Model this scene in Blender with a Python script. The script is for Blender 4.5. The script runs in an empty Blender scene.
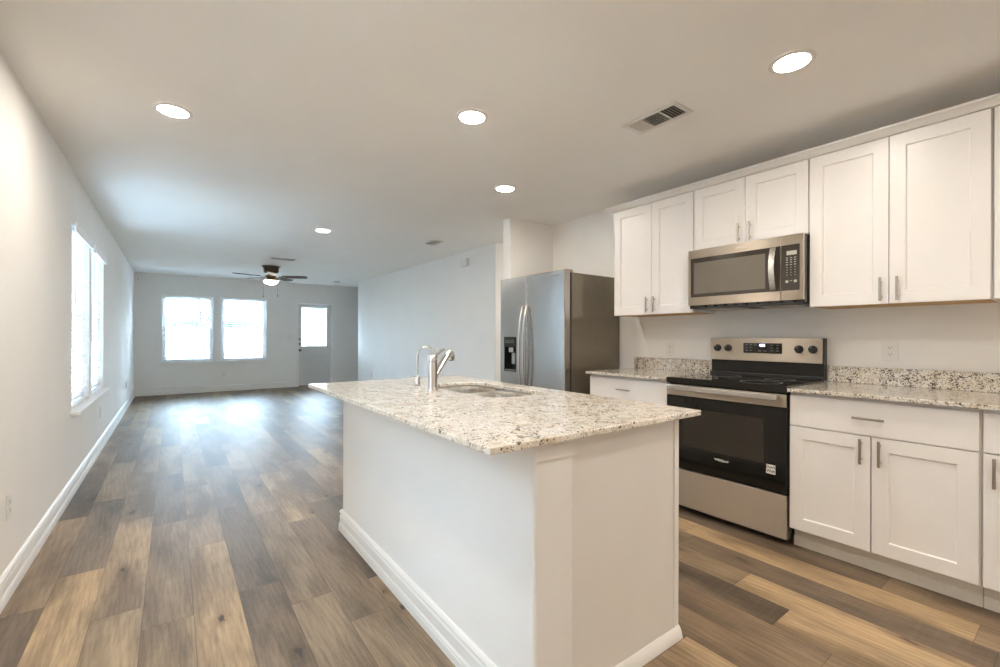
import bpy, bmesh, math, random
from mathutils import Vector, Matrix
random.seed(11)
SC = bpy.context.scene
COL = SC.collection

# ------------------------------------------------------------------ camera
YAW, ROLL, CAMH = math.radians(36.42), math.radians(0.133), 1.1915
F = Vector((math.sin(YAW), math.cos(YAW), 0)); R = Vector((math.cos(YAW), -math.sin(YAW), 0)); U = R.cross(F)
R2 = R * math.cos(ROLL) + U * math.sin(ROLL); U2 = U * math.cos(ROLL) - R * math.sin(ROLL)
cd = bpy.data.cameras.new('camera'); cam = bpy.data.objects.new('camera', cd); COL.objects.link(cam)
M = Matrix((R2, U2, -F)).transposed().to_4x4(); M.translation = Vector((0, 0, CAMH)); cam.matrix_world = M
cd.sensor_width = 36; cd.lens = 443.74 * 36 / 1000; cd.shift_y = 0.00324; cd.clip_start = 0.02; cd.clip_end = 200
SC.camera = cam

# ------------------------------------------------------------------ world, exposure
wd = bpy.data.worlds.new('sky'); SC.world = wd; wd.use_nodes = True
bg = wd.node_tree.nodes['Background']; bg.inputs[0].default_value = (0.58, 0.79, 1.0, 1); bg.inputs[1].default_value = 9.0
SC.view_settings.view_transform = 'Standard'; SC.view_settings.look = 'None'
SC.view_settings.gamma = 1; SC.view_settings.use_curve_mapping = False
SC.view_settings.exposure = 2.84
SC.cycles.max_bounces = 14; SC.cycles.diffuse_bounces = 8; SC.cycles.glossy_bounces = 5
SC.cycles.transparent_max_bounces = 16; SC.cycles.sample_clamp_indirect = 8
SC.cycles.use_denoising = True
LAMP_E = 36.0
LAMP_C = (1.0, 0.905, 0.79)

H = 2.445; XL = -0.609; XR = 3.448; YB = 11.28; YF = -2.7; XE = 5.6

def portal(loc, rot, sx, sz):
    l = bpy.data.lights.new('window_portal', 'AREA'); l.shape = 'RECTANGLE'; l.size = sx; l.size_y = sz
    l.cycles.is_portal = True
    o = bpy.data.objects.new('window_portal', l); o.location = loc; o.rotation_euler = rot; COL.objects.link(o)
for yy in (5.022, 6.032, 1.535):  # the last portal belongs to the added unseen window
    portal((XL - 0.16, yy, 1.33), (0, math.radians(-90), 0), 1.42, 0.87)
for xx in (0.26, 1.28):
    portal((xx, YB + 0.16, 1.34), (math.radians(-90), 0, 0), 0.87, 1.38)
portal((2.77, YB + 0.16, 1.42), (math.radians(-90), 0, 0), 0.57, 0.93)

# ------------------------------------------------------------------ material helpers
class NT:
    def __init__(s, name):
        s.m = bpy.data.materials.new(name); s.m.use_nodes = True; s.t = s.m.node_tree
        s.b = s.t.nodes['Principled BSDF']; s.out = s.t.nodes['Material Output']
    def n(s, typ, **kw):
        x = s.t.nodes.new(typ)
        for k, v in kw.items():
            if k[0] == 'i' and k[1:].isdigit(): x.inputs[int(k[1:])].default_value = v
            else: setattr(x, k, v)
        return x
    def l(s, a, b): s.t.links.new(a, b)
    def set(s, **kw):
        for k, v in kw.items():
            s.b.inputs[k.replace('_', ' ')].default_value = v
    def coord(s, scale=(1, 1, 1), which='Object'):
        c = s.n('ShaderNodeTexCoord'); mp = s.n('ShaderNodeMapping'); mp.inputs['Scale'].default_value = scale
        s.l(c.outputs[which], mp.inputs[0]); return mp.outputs[0]
    def noise(s, vec, scale, detail=2, rough=.5):
        x = s.n('ShaderNodeTexNoise'); x.inputs['Scale'].default_value = scale; x.inputs['Detail'].default_value = detail
        x.inputs['Roughness'].default_value = rough; s.l(vec, x.inputs['Vector']); return x.outputs[0]
    def ramp(s, fac, stops, interp='LINEAR'):
        x = s.n('ShaderNodeValToRGB'); cr = x.color_ramp; cr.interpolation = interp
        while len(cr.elements) < len(stops): cr.elements.new(0.5)
        for e, (p, c) in zip(cr.elements, stops): e.position = p; e.color = (*c, 1) if len(c) == 3 else c
        s.l(fac, x.inputs[0]); return x.outputs[0]
    def mix(s, fac, a, b, mode='MIX'):
        x = s.n('ShaderNodeMix'); x.data_type = 'RGBA'; x.blend_type = mode
        for i, v in ((0, fac), (6, a), (7, b)):
            if hasattr(v, 'links'): s.l(v, x.inputs[i])
            else: x.inputs[i].default_value = v if i == 0 or len(v) == 4 else (*v, 1)
        return x.outputs[2]
    def math(s, op, a, b=0.0):
        x = s.n('ShaderNodeMath'); x.operation = op
        for i, v in ((0, a), (1, b)):
            if hasattr(v, 'links'): s.l(v, x.inputs[i])
            else: x.inputs[i].default_value = v
        return x.outputs[0]
    def bump(s, h, strength=.1, dist=.01):
        x = s.n('ShaderNodeBump'); x.inputs['Strength'].default_value = strength; x.inputs['Distance'].default_value = dist
        s.l(h, x.inputs['Height']); s.l(x.outputs[0], s.b.inputs['Normal'])

def plain(name, col, rough=.5, metal=0, spec=.5, noise=0.03, nscale=20, bump=0, bscale=150, coat=0):
    t = NT(name); v = t.coord()
    n = t.noise(v, nscale, 3)
    a = tuple(max(0, c * (1 - noise)) for c in col); b = tuple(min(1, c * (1 + noise)) for c in col)
    t.l(t.ramp(n, [(.3, a), (.7, b)]), t.b.inputs['Base Color'])
    t.set(Roughness=rough, Metallic=metal, Specular_IOR_Level=spec, Coat_Weight=coat)
    if bump: t.bump(t.noise(v, bscale, 3), bump, .002)
    return t.m

MAT = {}
MAT['wall'] = plain('wall_paint', (.86, .85, .83), .75, noise=.012, nscale=3, bump=.35, bscale=90, spec=.25)
MAT['ceiling'] = plain('ceiling_paint', (.91, .895, .87), .85, noise=.012, nscale=2, bump=.35, bscale=70, spec=.2)
MAT['trim'] = plain('white_trim_paint', (.85, .84, .82), .38, noise=.01)
MAT['cab'] = plain('cabinet_paint', (.84, .82, .80), .33, noise=.012, nscale=6)
MAT['cabside'] = plain('cabinet_side_paint', (.82, .80, .77), .4, noise=.012, nscale=6)
MAT['wood'] = plain('raw_birch_underside', (.55, .36, .17), .6, noise=.15, nscale=30)
MAT['toe'] = plain('toe_kick_paint', (.72, .68, .61), .45, noise=.03)
MAT['plastic'] = plain('white_plastic', (.80, .79, .77), .35, noise=.01)
MAT['slot'] = plain('dark_slot', (.05, .045, .04), .6)
MAT['black'] = plain('black_enamel', (.012, .012, .012), .22, noise=.05)
MAT['blackmat'] = plain('black_plastic', (.02, .02, .02), .42, noise=.05)
MAT['glassblack'] = plain('black_oven_glass', (.008, .008, .007), .04, noise=.05, spec=.6)
MAT['glasswin'] = plain('tinted_oven_window', (.028, .024, .018), .05, noise=.05, spec=.65)
MAT['mwwin'] = plain('microwave_mesh_window', (.17, .15, .12), .14, noise=.04, nscale=200, spec=.6)
MAT['mwblack'] = plain('microwave_dark_glass', (.045, .038, .03), .1, noise=.05, spec=.6)
MAT['chrome'] = plain('polished_chrome', (.74, .73, .71), .07, metal=1, noise=.02)
MAT['nickel'] = plain('brushed_nickel', (.42, .38, .33), .34, metal=1, noise=.05)
MAT['blade'] = plain('dark_walnut_blade', (.075, .045, .03), .55, noise=.3, nscale=12)
MAT['bronze'] = plain('antique_bronze', (.11, .09, .065), .33, metal=.85, noise=.15)
MAT['brass'] = plain('aged_brass', (.35, .25, .14), .3, metal=.9, noise=.1)
MAT['knobdark'] = plain('dark_nickel', (.10, .095, .09), .3, metal=.8)
MAT['fridgeside'] = plain('painted_steel_side', (.21, .185, .145), .22, metal=.35, noise=.04, bump=.06, bscale=220)
MAT['vinyl'] = plain('white_vinyl', (.82, .83, .84), .4, noise=.01)
MAT['doorpaint'] = plain('door_paint', (.70, .71, .71), .4, noise=.01)
MAT['ventdark'] = plain('vent_shadow_void', (.09, .085, .075), .8)
MAT['ventwhite'] = plain('vent_white_metal', (.74, .72, .69), .4, noise=.01)
MAT['white_ink'] = plain('white_print', (.75, .74, .70), .5)
MAT['grey_ink'] = plain('grey_print', (.30, .30, .30), .4)
MAT['lcd'] = plain('grey_lcd', (.50, .50, .42), .3)
MAT['rubber'] = plain('rubber', (.03, .03, .03), .7)
MAT['bark'] = plain('bark', (.012, .010, .008), .9, noise=.3, bump=.6)
MAT['leaf'] = plain('leaves', (.012, .035, .014), .7, noise=.4, nscale=4)
MAT['hedge'] = plain('hedge_leaves', (.010, .028, .014), .8, noise=.5, nscale=8)
MAT['siding'] = plain('house_siding', (.42, .38, .34), .8, noise=.1)
MAT['roof'] = plain('roof_shingles', (.20, .18, .17), .9, noise=.2)

def steel(name, col, rough, axis):
    t = NT(name); sc = [4, 4, 4]; sc[axis] = 700
    v = t.coord(tuple(sc)); n = t.noise(v, 1.0, 3, .6)
    t.l(t.ramp(n, [(.3, tuple(c * .985 for c in col)), (.7, tuple(min(1, c * 1.015) for c in col))]), t.b.inputs['Base Color'])
    r = t.n('ShaderNodeMapRange'); t.l(n, r.inputs[0]); r.inputs[3].default_value = rough * .95; r.inputs[4].default_value = rough * 1.05
    t.l(r.outputs[0], t.b.inputs['Roughness']); t.set(Metallic=1.0, Anisotropic=.7, Anisotropic_Rotation=.25)
    return t.m
MAT['steel'] = plain('brushed_stainless', (.55, .485, .405), .40, metal=1, noise=.004, nscale=2)
MAT['steel'].node_tree.nodes['Principled BSDF'].inputs['Anisotropic'].default_value = .95; MAT['steel'].node_tree.nodes['Principled BSDF'].inputs['Anisotropic Rotation'].default_value = .25
MAT['steelv'] = plain('brushed_stainless_fridge', (.48, .455, .425), .27, metal=1, noise=.004, nscale=2)
MAT['steelv'].node_tree.nodes['Principled BSDF'].inputs['Anisotropic'].default_value = .6; MAT['steelv'].node_tree.nodes['Principled BSDF'].inputs['Anisotropic Rotation'].default_value = .25
MAT['steelsink'] = plain('sink_stainless', (.80, .78, .74), .14, metal=1, noise=.01)
MAT['steelbright'] = steel('handle_stainless', (.68, .67, .65), .24, 2)

def emissive(name, col, s):
    t = NT(name); t.b.inputs['Emission Color'].default_value = (*col, 1); t.b.inputs['Emission Strength'].default_value = s
    v = t.coord(); t.l(t.ramp(t.noise(v, 8), [(0, (.85, .85, .85)), (1, (.9, .9, .9))]), t.b.inputs['Base Color']); t.m.cycles.emission_sampling = 'FRONT'
    return t.m
MAT['lamp'] = emissive('lit_led_lens', LAMP_C, LAMP_E)
MAT['fanlamp'] = emissive('lit_glass_bowl', (1.0, .88, .72), 4.0)
MAT['clock'] = emissive('blue_clock_digits', (.25, .35, 1.0), 2.5)

def glass():
    t = NT('window_glass'); tr = t.n('ShaderNodeBsdfTransparent'); gl = t.n('ShaderNodeBsdfGlossy'); gl.inputs['Roughness'].default_value = .01
    fr = t.n('ShaderNodeFresnel'); fr.inputs[0].default_value = 1.45; mx = t.n('ShaderNodeMixShader')
    tr.inputs[0].default_value = (.95, .97, .97, 1)
    t.l(fr.outputs[0], mx.inputs[0]); t.l(tr.outputs[0], mx.inputs[1]); t.l(gl.outputs[0], mx.inputs[2]); t.l(mx.outputs[0], t.out.inputs[0])
    return t.m
MAT['glass'] = glass()
def blindmat():
    t = NT('blind_slat_vinyl'); t.set(Roughness=.45); v = t.coord()
    c = t.ramp(t.noise(v, 12), [(0, (.86, .87, .88)), (1, (.9, .9, .9))]); t.l(c, t.b.inputs['Base Color'])
    ts = t.n('ShaderNodeBsdfTranslucent'); ts.inputs[0].default_value = (.9, .92, .95, 1); mx = t.n('ShaderNodeMixShader'); mx.inputs[0].default_value = .07
    t.l(t.b.outputs[0], mx.inputs[1]); t.l(ts.outputs[0], mx.inputs[2]); t.l(mx.outputs[0], t.out.inputs[0]); return t.m
MAT['blind'] = blindmat()

def granite(name, shift, dens=0.0, dim=1.0):
    t = NT(name); c = t.n('ShaderNodeTexCoord'); mp = t.n('ShaderNodeMapping'); mp.inputs['Location'].default_value = (shift, shift * 2, shift)
    t.l(c.outputs['Object'], mp.inputs[0]); v = mp.outputs[0]
    w = t.noise(v, 26, 3, .6)
    wv = t.n('ShaderNodeVectorMath'); wv.operation = 'MULTIPLY_ADD'
    nn = t.n('ShaderNodeTexNoise'); nn.inputs['Scale'].default_value = 34; t.l(v, nn.inputs['Vector'])
    wv.inputs[1].default_value = (.035, .035, .035); t.l(nn.outputs[1], wv.inputs[0]); t.l(v, wv.inputs[2]); v2 = wv.outputs[0]
    base = t.ramp(w, [(.30, (.55, .47, .36)), (.42, (.72, .66, .56)), (.52, (.81, .77, .70)), (.7, (.87, .86, .82))])
    big = t.noise(v, 5.0, 2)
    base = t.mix(t.ramp(big, [(.42, (0, 0, 0)), (.68, (.45, .45, .45))]), base, (.74, .68, .58))
    vo = t.n('ShaderNodeTexVoronoi'); vo.inputs['Scale'].default_value = 230; t.l(v2, vo.inputs['Vector'])
    sep = t.n('ShaderNodeSeparateColor'); t.l(vo.outputs['Color'], sep.inputs[0])
    clus = t.noise(v2, 30, 3, .6)
    thr = t.math('MULTIPLY_ADD', clus, -1.15); t.t.nodes[-1].inputs[2].default_value = 1.08
    dk = t.math('LESS_THAN', sep.outputs[0], t.math('SUBTRACT', clus, .42 - dens))
    tan = t.math('LESS_THAN', sep.outputs[1], t.math('SUBTRACT', t.noise(v2, 16, 3, .6), .28 - dens))
    wh = t.math('LESS_THAN', sep.outputs[2], .16)
    c1 = t.mix(t.math('MULTIPLY', wh, .6), base, (.82, .80, .74))
    c2 = t.mix(t.math('MULTIPLY', tan, .36), c1, (.48, .38, .26))
    vo2 = t.n('ShaderNodeTexVoronoi'); vo2.inputs['Scale'].default_value = 135; t.l(v2, vo2.inputs['Vector'])
    s2 = t.n('ShaderNodeSeparateColor'); t.l(vo2.outputs['Color'], s2.inputs[0])
    dk2 = t.math('LESS_THAN', s2.outputs[1], t.math('SUBTRACT', t.noise(v, 18, 2), .50 - dens))
    c3 = t.mix(t.math('MULTIPLY', dk, .9), c2, (.075, .055, .042))
    c4 = t.mix(t.math('MULTIPLY', dk2, .9), c3, (.055, .042, .035))
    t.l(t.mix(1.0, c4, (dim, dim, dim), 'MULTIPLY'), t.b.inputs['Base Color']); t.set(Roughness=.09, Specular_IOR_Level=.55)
    t.bump(w, .02, .002)
    return t.m
MAT['granite'] = granite('speckled_granite', 0.0)
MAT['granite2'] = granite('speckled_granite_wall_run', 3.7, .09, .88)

def floormat():
    t = NT('vinyl_plank'); t.set(Specular_IOR_Level=.72)
    at = t.n('ShaderNodeVertexColor'); at.layer_name = 'plank'
    uv = t.n('ShaderNodeUVMap'); uv.uv_map = 'plank_uv'
    seed = t.math('MULTIPLY', at.outputs['Alpha'], 37.0)
    cb = t.n('ShaderNodeCombineXYZ'); t.l(seed, cb.inputs[0]); t.l(seed, cb.inputs[1]); t.l(seed, cb.inputs[2])
    def vec(sx, sy):
        mp = t.n('ShaderNodeMapping'); mp.inputs['Scale'].default_value = (sx, sy, 1); t.l(uv.outputs[0], mp.inputs[0])
        ad = t.n('ShaderNodeVectorMath'); ad.operation = 'ADD'; t.l(mp.outputs[0], ad.inputs[0]); t.l(cb.outputs[0], ad.inputs[1]); return ad.outputs[0]
    # cathedral grain: distorted bands
    broad = t.noise(vec(5.5, 1.15), 1.0, 5, .58)
    fine = t.noise(vec(90, 5), 1.0, 4, .65)
    wv = t.n('ShaderNodeTexWave'); wv.wave_type = 'RINGS'; wv.rings_direction = 'Z'; wv.inputs['Scale'].default_value = 3.4
    wv.inputs['Distortion'].default_value = 6; wv.inputs['Detail'].default_value = 3; wv.inputs['Detail Scale'].default_value = 1.1
    t.l(vec(5, .42), wv.inputs['Vector'])
    saw = t.noise(vec(3, 75), 1.0, 2, .6)
    col = at.outputs['Color']
    c = t.mix(t.ramp(broad, [(.38, (1, 1, 1)), (.58, (0, 0, 0))]), col, t.mix(1.0, col, (.50, .475, .45), 'MULTIPLY'))
    c = t.mix(t.ramp(broad, [(.52, (0, 0, 0)), (.75, (.6, .6, .6))]), c, t.mix(1.0, col, (1.25, 1.2, 1.12), 'MULTIPLY'))
    c = t.mix(t.ramp(fine, [(.36, (.75, .75, .75)), (.58, (0, 0, 0))]), c, t.mix(1.0, c, (.62, .58, .54), 'MULTIPLY'))
    c = t.mix(t.ramp(wv.outputs[1], [(.55, (0, 0, 0)), (1.0, (.28, .28, .28))]), c, t.mix(1.0, c, (.60, .56, .50), 'MULTIPLY'))
    c = t.mix(t.ramp(saw, [(.5, (0, 0, 0)), (.8, (.07, .07, .07))]), c, (.45, .40, .34))
    # knots
    kn = t.n('ShaderNodeTexVoronoi'); kn.inputs['Scale'].default_value = 1.0; t.l(vec(7.5, 3.2), kn.inputs['Vector'])
    warp = t.math('ADD', kn.outputs['Distance'], t.math('MULTIPLY', t.noise(vec(42, 16), 1, 3), .34))
    ks = t.n('ShaderNodeSeparateColor'); t.l(kn.outputs['Color'], ks.inputs[0])
    on = t.math('LESS_THAN', ks.outputs[0], .42)
    halo = t.math('MULTIPLY', t.ramp(warp, [(.20, (.85, .85, .85)), (.48, (0, 0, 0))]), on)
    core = t.math('MULTIPLY', t.ramp(warp, [(.22, (.95, .95, .95)), (.27, (0, 0, 0))]), on)
    c = t.mix(halo, c, t.mix(1.0, c, (.55, .50, .46), 'MULTIPLY'))
    c = t.mix(core, c, (.045, .032, .024))
    # seams
    su = t.n('ShaderNodeSeparateXYZ'); t.l(uv.outputs[0], su.inputs[0])
    ex = t.math('MINIMUM', su.outputs[0], t.math('SUBTRACT', .175, su.outputs[0]))
    uv2 = t.n('ShaderNodeUVMap'); uv2.uv_map = 'plank_end'; s3 = t.n('ShaderNodeSeparateXYZ'); t.l(uv2.outputs[0], s3.inputs[0])
    ey = t.math('MINIMUM', s3.outputs[0], s3.outputs[1])
    e = t.math('MINIMUM', ex, ey)
    seam = t.ramp(t.math('MULTIPLY', e, 100), [(.06, (.75, .75, .75)), (.2, (0, 0, 0))])
    c = t.mix(seam, c, t.mix(1.0, c, (.38, .34, .3), 'MULTIPLY'))
    t.l(c, t.b.inputs['Base Color'])
    r = t.n('ShaderNodeMapRange'); t.l(fine, r.inputs[0]); r.inputs[3].default_value = .40; r.inputs[4].default_value = .58
    t.l(r.outputs[0], t.b.inputs['Roughness'])
    hh = t.math('ADD', t.math('MULTIPLY', fine, .5), t.math('SUBTRACT', t.math('MULTIPLY', saw, .35), seam))
    t.bump(hh, .16, .002)
    return t.m
MAT['floor'] = floormat()

def brickmat():
    t = NT('pale_brick'); v = t.coord(); mp = t.n('ShaderNodeMapping'); mp.inputs['Rotation'].default_value = (math.radians(90), 0, 0)
    t.l(v, mp.inputs[0]); b = t.n('ShaderNodeTexBrick'); t.l(mp.outputs[0], b.inputs[0])
    b.inputs['Color1'].default_value = (.36, .27, .22, 1); b.inputs['Color2'].default_value = (.42, .34, .28, 1); b.inputs['Mortar'].default_value = (.5, .47, .43, 1)
    b.inputs['Scale'].default_value = 4; t.l(b.outputs[0], t.b.inputs['Base Color']); t.set(Roughness=.9); return t.m
MAT['brick'] = brickmat()
MAT['grass'] = plain('lawn', (.22, .215, .20), .95, noise=.3, nscale=6)

# ------------------------------------------------------------------ object helpers
WL = {}
def wl(o):
    v = Vector((0, 0, 0))
    while o: v += o.location; o = o.parent
    return v
def obj(name, bm, mat, parent=None, bevel=0, smooth=False, origin=None, seg=2):
    """mesh given in world coordinates -> one object; children keep the thing's base as origin"""
    me = bpy.data.meshes.new(name)
    bmesh.ops.recalc_face_normals(bm, faces=bm.faces)
    base = wl(parent) if parent else Vector(origin or (0, 0, 0))
    bmesh.ops.translate(bm, verts=bm.verts, vec=-base)
    bm.to_mesh(me); bm.free()
    for m in (mat if isinstance(mat, (list, tuple)) else [mat]): me.materials.append(MAT[m])
    o = bpy.data.objects.new(name, me); COL.objects.link(o)
    if parent: o.parent = parent
    else: o.location = base
    if smooth:
        for p in me.polygons: p.use_smooth = True
        try: me.set_sharp_from_angle(angle=math.radians(40))
        except Exception: pass
    if bevel:
        b = o.modifiers.new('bevel', 'BEVEL'); b.width = bevel; b.segments = seg; b.limit_method = 'ANGLE'; b.angle_limit = math.radians(45)
        b.harden_normals = False
    return o
def thing(name, label, cat, loc, group=None, kind=None):
    o = bpy.data.objects.new(name, None); o.empty_display_size = .05; o.location = loc; COL.objects.link(o)
    if kind: o['kind'] = kind
    else:
        o['label'] = label; o['category'] = cat
    if group: o['group'] = group
    return o
def tag(o, label, cat, group=None):
    o['label'] = label; o['category'] = cat
    if group: o['group'] = group
    return o
def struct(name, bm, mat, **k):
    o = obj(name, bm, mat, **k)
    if not o.parent: o['kind'] = 'structure'
    return o
def dup(root, delta, label=None):
    r = root.copy(); COL.objects.link(r); r.location = root.location + Vector(delta)
    if label: r['label'] = label
    for ch in list(root.children):
        c = ch.copy(); COL.objects.link(c); c.parent = r
        for g in list(ch.children):
            d = g.copy(); COL.objects.link(d); d.parent = c
    return r
def B(): return bmesh.new()
def box(bm, x0, x1, y0, y1, z0, z1, mi=0):
    vs = [bm.verts.new((x, y, z)) for x in (x0, x1) for y in (y0, y1) for z in (z0, z1)]
    for f in ((0, 1, 3, 2), (4, 6, 7, 5), (0, 4, 5, 1), (2, 3, 7, 6), (0, 2, 6, 4), (1, 5, 7, 3)):
        fc = bm.faces.new([vs[i] for i in f]); fc.material_index = mi
    return bm
def bx(*a, **k): return box(B(), *a, **k)
def tube(bm, pts, r, n=12, caps=True):
    pts = [Vector(p) for p in pts]; rr = r if isinstance(r, (list, tuple)) else [r] * len(pts)
    rings = []; up = None
    for i, p in enumerate(pts):
        d = (pts[min(i + 1, len(pts) - 1)] - pts[max(i - 1, 0)]).normalized()
        if up is None: up = Vector((0, 0, 1)) if abs(d.z) < .9 else Vector((1, 0, 0))
        a = d.cross(up).normalized(); b = a.cross(d).normalized(); up = b
        rings.append([bm.verts.new(p + (a * math.cos(t) + b * math.sin(t)) * rr[i]) for t in [2 * math.pi * k / n for k in range(n)]])
    for i in range(len(rings) - 1):
        for k in range(n):
            bm.faces.new((rings[i][k], rings[i][(k + 1) % n], rings[i + 1][(k + 1) % n], rings[i + 1][k]))
    if caps: bm.faces.new(rings[0]); bm.faces.new(rings[-1])
    return bm
def lathe(bm, c, prof, n=32, axis='z', caps=True):
    """prof: list of (radius, height); axis z or x (x: height runs toward +x) or y"""
    c = Vector(c); rings = []
    for r, h in prof:
        ring = []
        for k in range(n):
            t = 2 * math.pi * k / n; a, b = r * math.cos(t), r * math.sin(t)
            d = Vector((a, b, h)) if axis == 'z' else Vector((h, a, b)) if axis == 'x' else Vector((a, h, b))
            ring.append(bm.verts.new(c + d))
        rings.append(ring)
    for i in range(len(rings) - 1):
        for k in range(n): bm.faces.new((rings[i][k], rings[i][(k + 1) % n], rings[i + 1][(k + 1) % n], rings[i + 1][k]))
    if caps: bm.faces.new(rings[0]); bm.faces.new(rings[-1])
    return bm
def sweep(bm, path, prof, closed=False):
    """profile (out, z) swept along a horizontal path of (x, y); 'out' is to the right of travel; mitred"""
    P = [Vector((x, y, 0)) for x, y in path]; n = len(P); rings = []
    for i, p in enumerate(P):
        ds = []
        if i > 0 or closed: ds.append((p - P[i - 1]).normalized())
        if i < n - 1 or closed: ds.append((P[(i + 1) % n] - p).normalized())
        ns = [Vector((d.y, -d.x, 0)) for d in ds]
        if len(ns) == 2:
            m = (ns[0] + ns[1]); m = m / (m.dot(ns[0]))
        else: m = ns[0]
        rings.append([bm.verts.new(p + m * o + Vector((0, 0, z))) for o, z in prof])
    k = len(prof)
    for i in range(n if closed else n - 1):
        a, b = rings[i], rings[(i + 1) % n]
        for j in range(k): bm.faces.new((a[j], a[(j + 1) % k], b[(j + 1) % k], b[j]))
    if not closed: bm.faces.new(rings[0]); bm.faces.new(rings[-1])
    return bm
def text_mesh(name, body, size, mat, parent, origin, right, up, thick=.0006, bold=False):
    """lettering as a thin mesh whose centre is at origin, reading along 'right'"""
    cu = bpy.data.curves.new(name, 'FONT'); cu.body = body; cu.size = size; cu.extrude = thick; cu.align_x = 'CENTER'; cu.align_y = 'CENTER'
    if bold: cu.offset = size * .025
    cu.resolution_u = 3
    tmp = bpy.data.objects.new('tmp', cu); COL.objects.link(tmp)
    dg = bpy.context.evaluated_depsgraph_get(); dg.update()
    me = bpy.data.meshes.new_from_object(tmp.evaluated_get(dg)); COL.objects.unlink(tmp); bpy.data.objects.remove(tmp)
    right = Vector(right).normalized(); up = Vector(up).normalized(); nn = right.cross(up)
    m = Matrix((right, up, nn)).transposed().to_4x4(); m.translation = Vector(origin) - wl(parent)
    me.transform(m); me.materials.clear(); me.materials.append(MAT[mat])
    o = bpy.data.objects.new(name, me); COL.objects.link(o); o.parent = parent; return o
def wall_x(bm, x0, x1, y0, y1, z0, z1, holes=()):
    ys = sorted({y0, y1, *[h[0] for h in holes], *[h[1] for h in holes]}); zs = sorted({z0, z1, *[h[2] for h in holes], *[h[3] for h in holes]})
    for a, b in zip(ys, ys[1:]):
        for c, d in zip(zs, zs[1:]):
            if not any(h[0] <= a and b <= h[1] and h[2] <= c and d <= h[3] for h in holes): box(bm, x0, x1, a, b, c, d)
    bmesh.ops.remove_doubles(bm, verts=bm.verts, dist=1e-5); return bm
def wall_y(bm, y0, y1, x0, x1, z0, z1, holes=()):
    xs = sorted({x0, x1, *[h[0] for h in holes], *[h[1] for h in holes]}); zs = sorted({z0, z1, *[h[2] for h in holes], *[h[3] for h in holes]})
    for a, b in zip(xs, xs[1:]):
        for c, d in zip(zs, zs[1:]):
            if not any(h[0] <= a and b <= h[1] and h[2] <= c and d <= h[3] for h in holes): box(bm, a, b, y0, y1, c, d)
    bmesh.ops.remove_doubles(bm, verts=bm.verts, dist=1e-5); return bm

# ------------------------------------------------------------------ floor (planks)
PW, PL = .175, 1.22
def srgb(r, g, b): return tuple((c / 255 / 12.92 if c / 255 <= .04045 else ((c / 255 + .055) / 1.055) ** 2.4) for c in (r, g, b))
TONE = {'L': srgb(190, 163, 126), 'T': srgb(178, 154, 122), 'M': srgb(160, 138, 111), 'B': srgb(146, 125, 100), 'D': srgb(126, 109, 90), 'G': srgb(138, 122, 104)}
# row: (far end y of one plank, {plank index counted away from it: tone}); index 0 starts at the far end and runs toward the camera
ROWS = {-4: (2.75, {0: 'D', -1: 'M', -2: 'D', -3: 'M'}), -3: (3.04, {0: 'L', -1: 'G', -2: 'M'}), -2: (3.72, {0: 'T', -1: 'M', 1: 'T'}), -1: (2.30, {0: 'T', -1: 'M', -2: 'G'}),
        0: (3.03, {0: 'L', -1: 'M', -2: 'M', 1: 'T'}), 1: (3.6, {0: 'D', 1: 'B', -1: 'G'}), 2: (3.35, {0: 'M', 1: 'M', -1: 'M'}), 3: (3.08, {0: 'B', -1: 'L', 1: 'M'}),
        4: (3.36, {0: 'D', -1: 'M'}), 8: (.98, {0: 'T', -1: 'D'}), 9: (1.32, {0: 'B', -1: 'M'}), 10: (.60, {0: 'M', -1: 'B', -2: 'M'}), 11: (.808, {0: 'L', -1: 'D', -2: 'B'}),
        12: (1.05, {0: 'L', -1: 'M', -2: 'B'}), 13: (1.45, {0: 'D', 1: 'D', -1: 'B'}), 14: (.296, {0: 'M', -1: 'L', -2: 'L'}), 15: (.62, {0: 'B', -1: 'D', -2: 'M'}), 16: (1.1, {0: 'D', -1: 'B'})}
bm = B(); cl = bm.loops.layers.float_color.new('plank'); ul = bm.loops.layers.uv.new('plank_uv'); ue = bm.loops.layers.uv.new('plank_end')
k0, k1 = -4, int((XE - .075) / PW) + 1
for k in range(k0, k1):
    far, tones = ROWS.get(k, (random.uniform(2, 3.2), {}))
    x0, x1 = .075 + PW * k, .075 + PW * (k + 1)
    cx0, cx1 = max(x0, XL - .05), min(x1, XE)
    if cx1 <= cx0: continue
    for i in range(-9, 7):
        yt, yb_ = far - PL * i, far - PL * (i + 1)
        a, b = max(yb_, YF - .1), min(yt, YB + .05)
        if b <= a: continue
        tn = TONE[tones.get(i, random.choice('MMBBTGGDDM'))]; j = random.uniform(.93, 1.07); sd = random.random()
        vs = [(cx0, a), (cx1, a), (cx1, b), (cx0, b)]
        f = bm.faces.new([bm.verts.new((x, y, 0)) for x, y in vs])
        for lp, (x, y) in zip(f.loops, vs):
            lp[cl] = (tn[0] * j, tn[1] * j, tn[2] * j, sd); lp[ul].uv = (x - x0, y - yb_ + 0.0); lp[ue].uv = (y - yb_, yt - y)
bm.normal_update()
for f in bm.faces:
    if f.normal.z < 0: f.normal_flip()
me = bpy.data.meshes.new('floor'); bm.to_mesh(me); bm.free(); me.materials.append(MAT['floor'])
fl = bpy.data.objects.new('floor', me); COL.objects.link(fl); fl['kind'] = 'structure'
struct('floor_slab', bx(XL - .14, XE + .1, YF - .12, YB + .14, -.15, -.002), 'toe')
struct('ceiling', bx(XL - .14, XE + .1, YF - .12, YB + .14, H, H + .12), 'ceiling')

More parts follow.
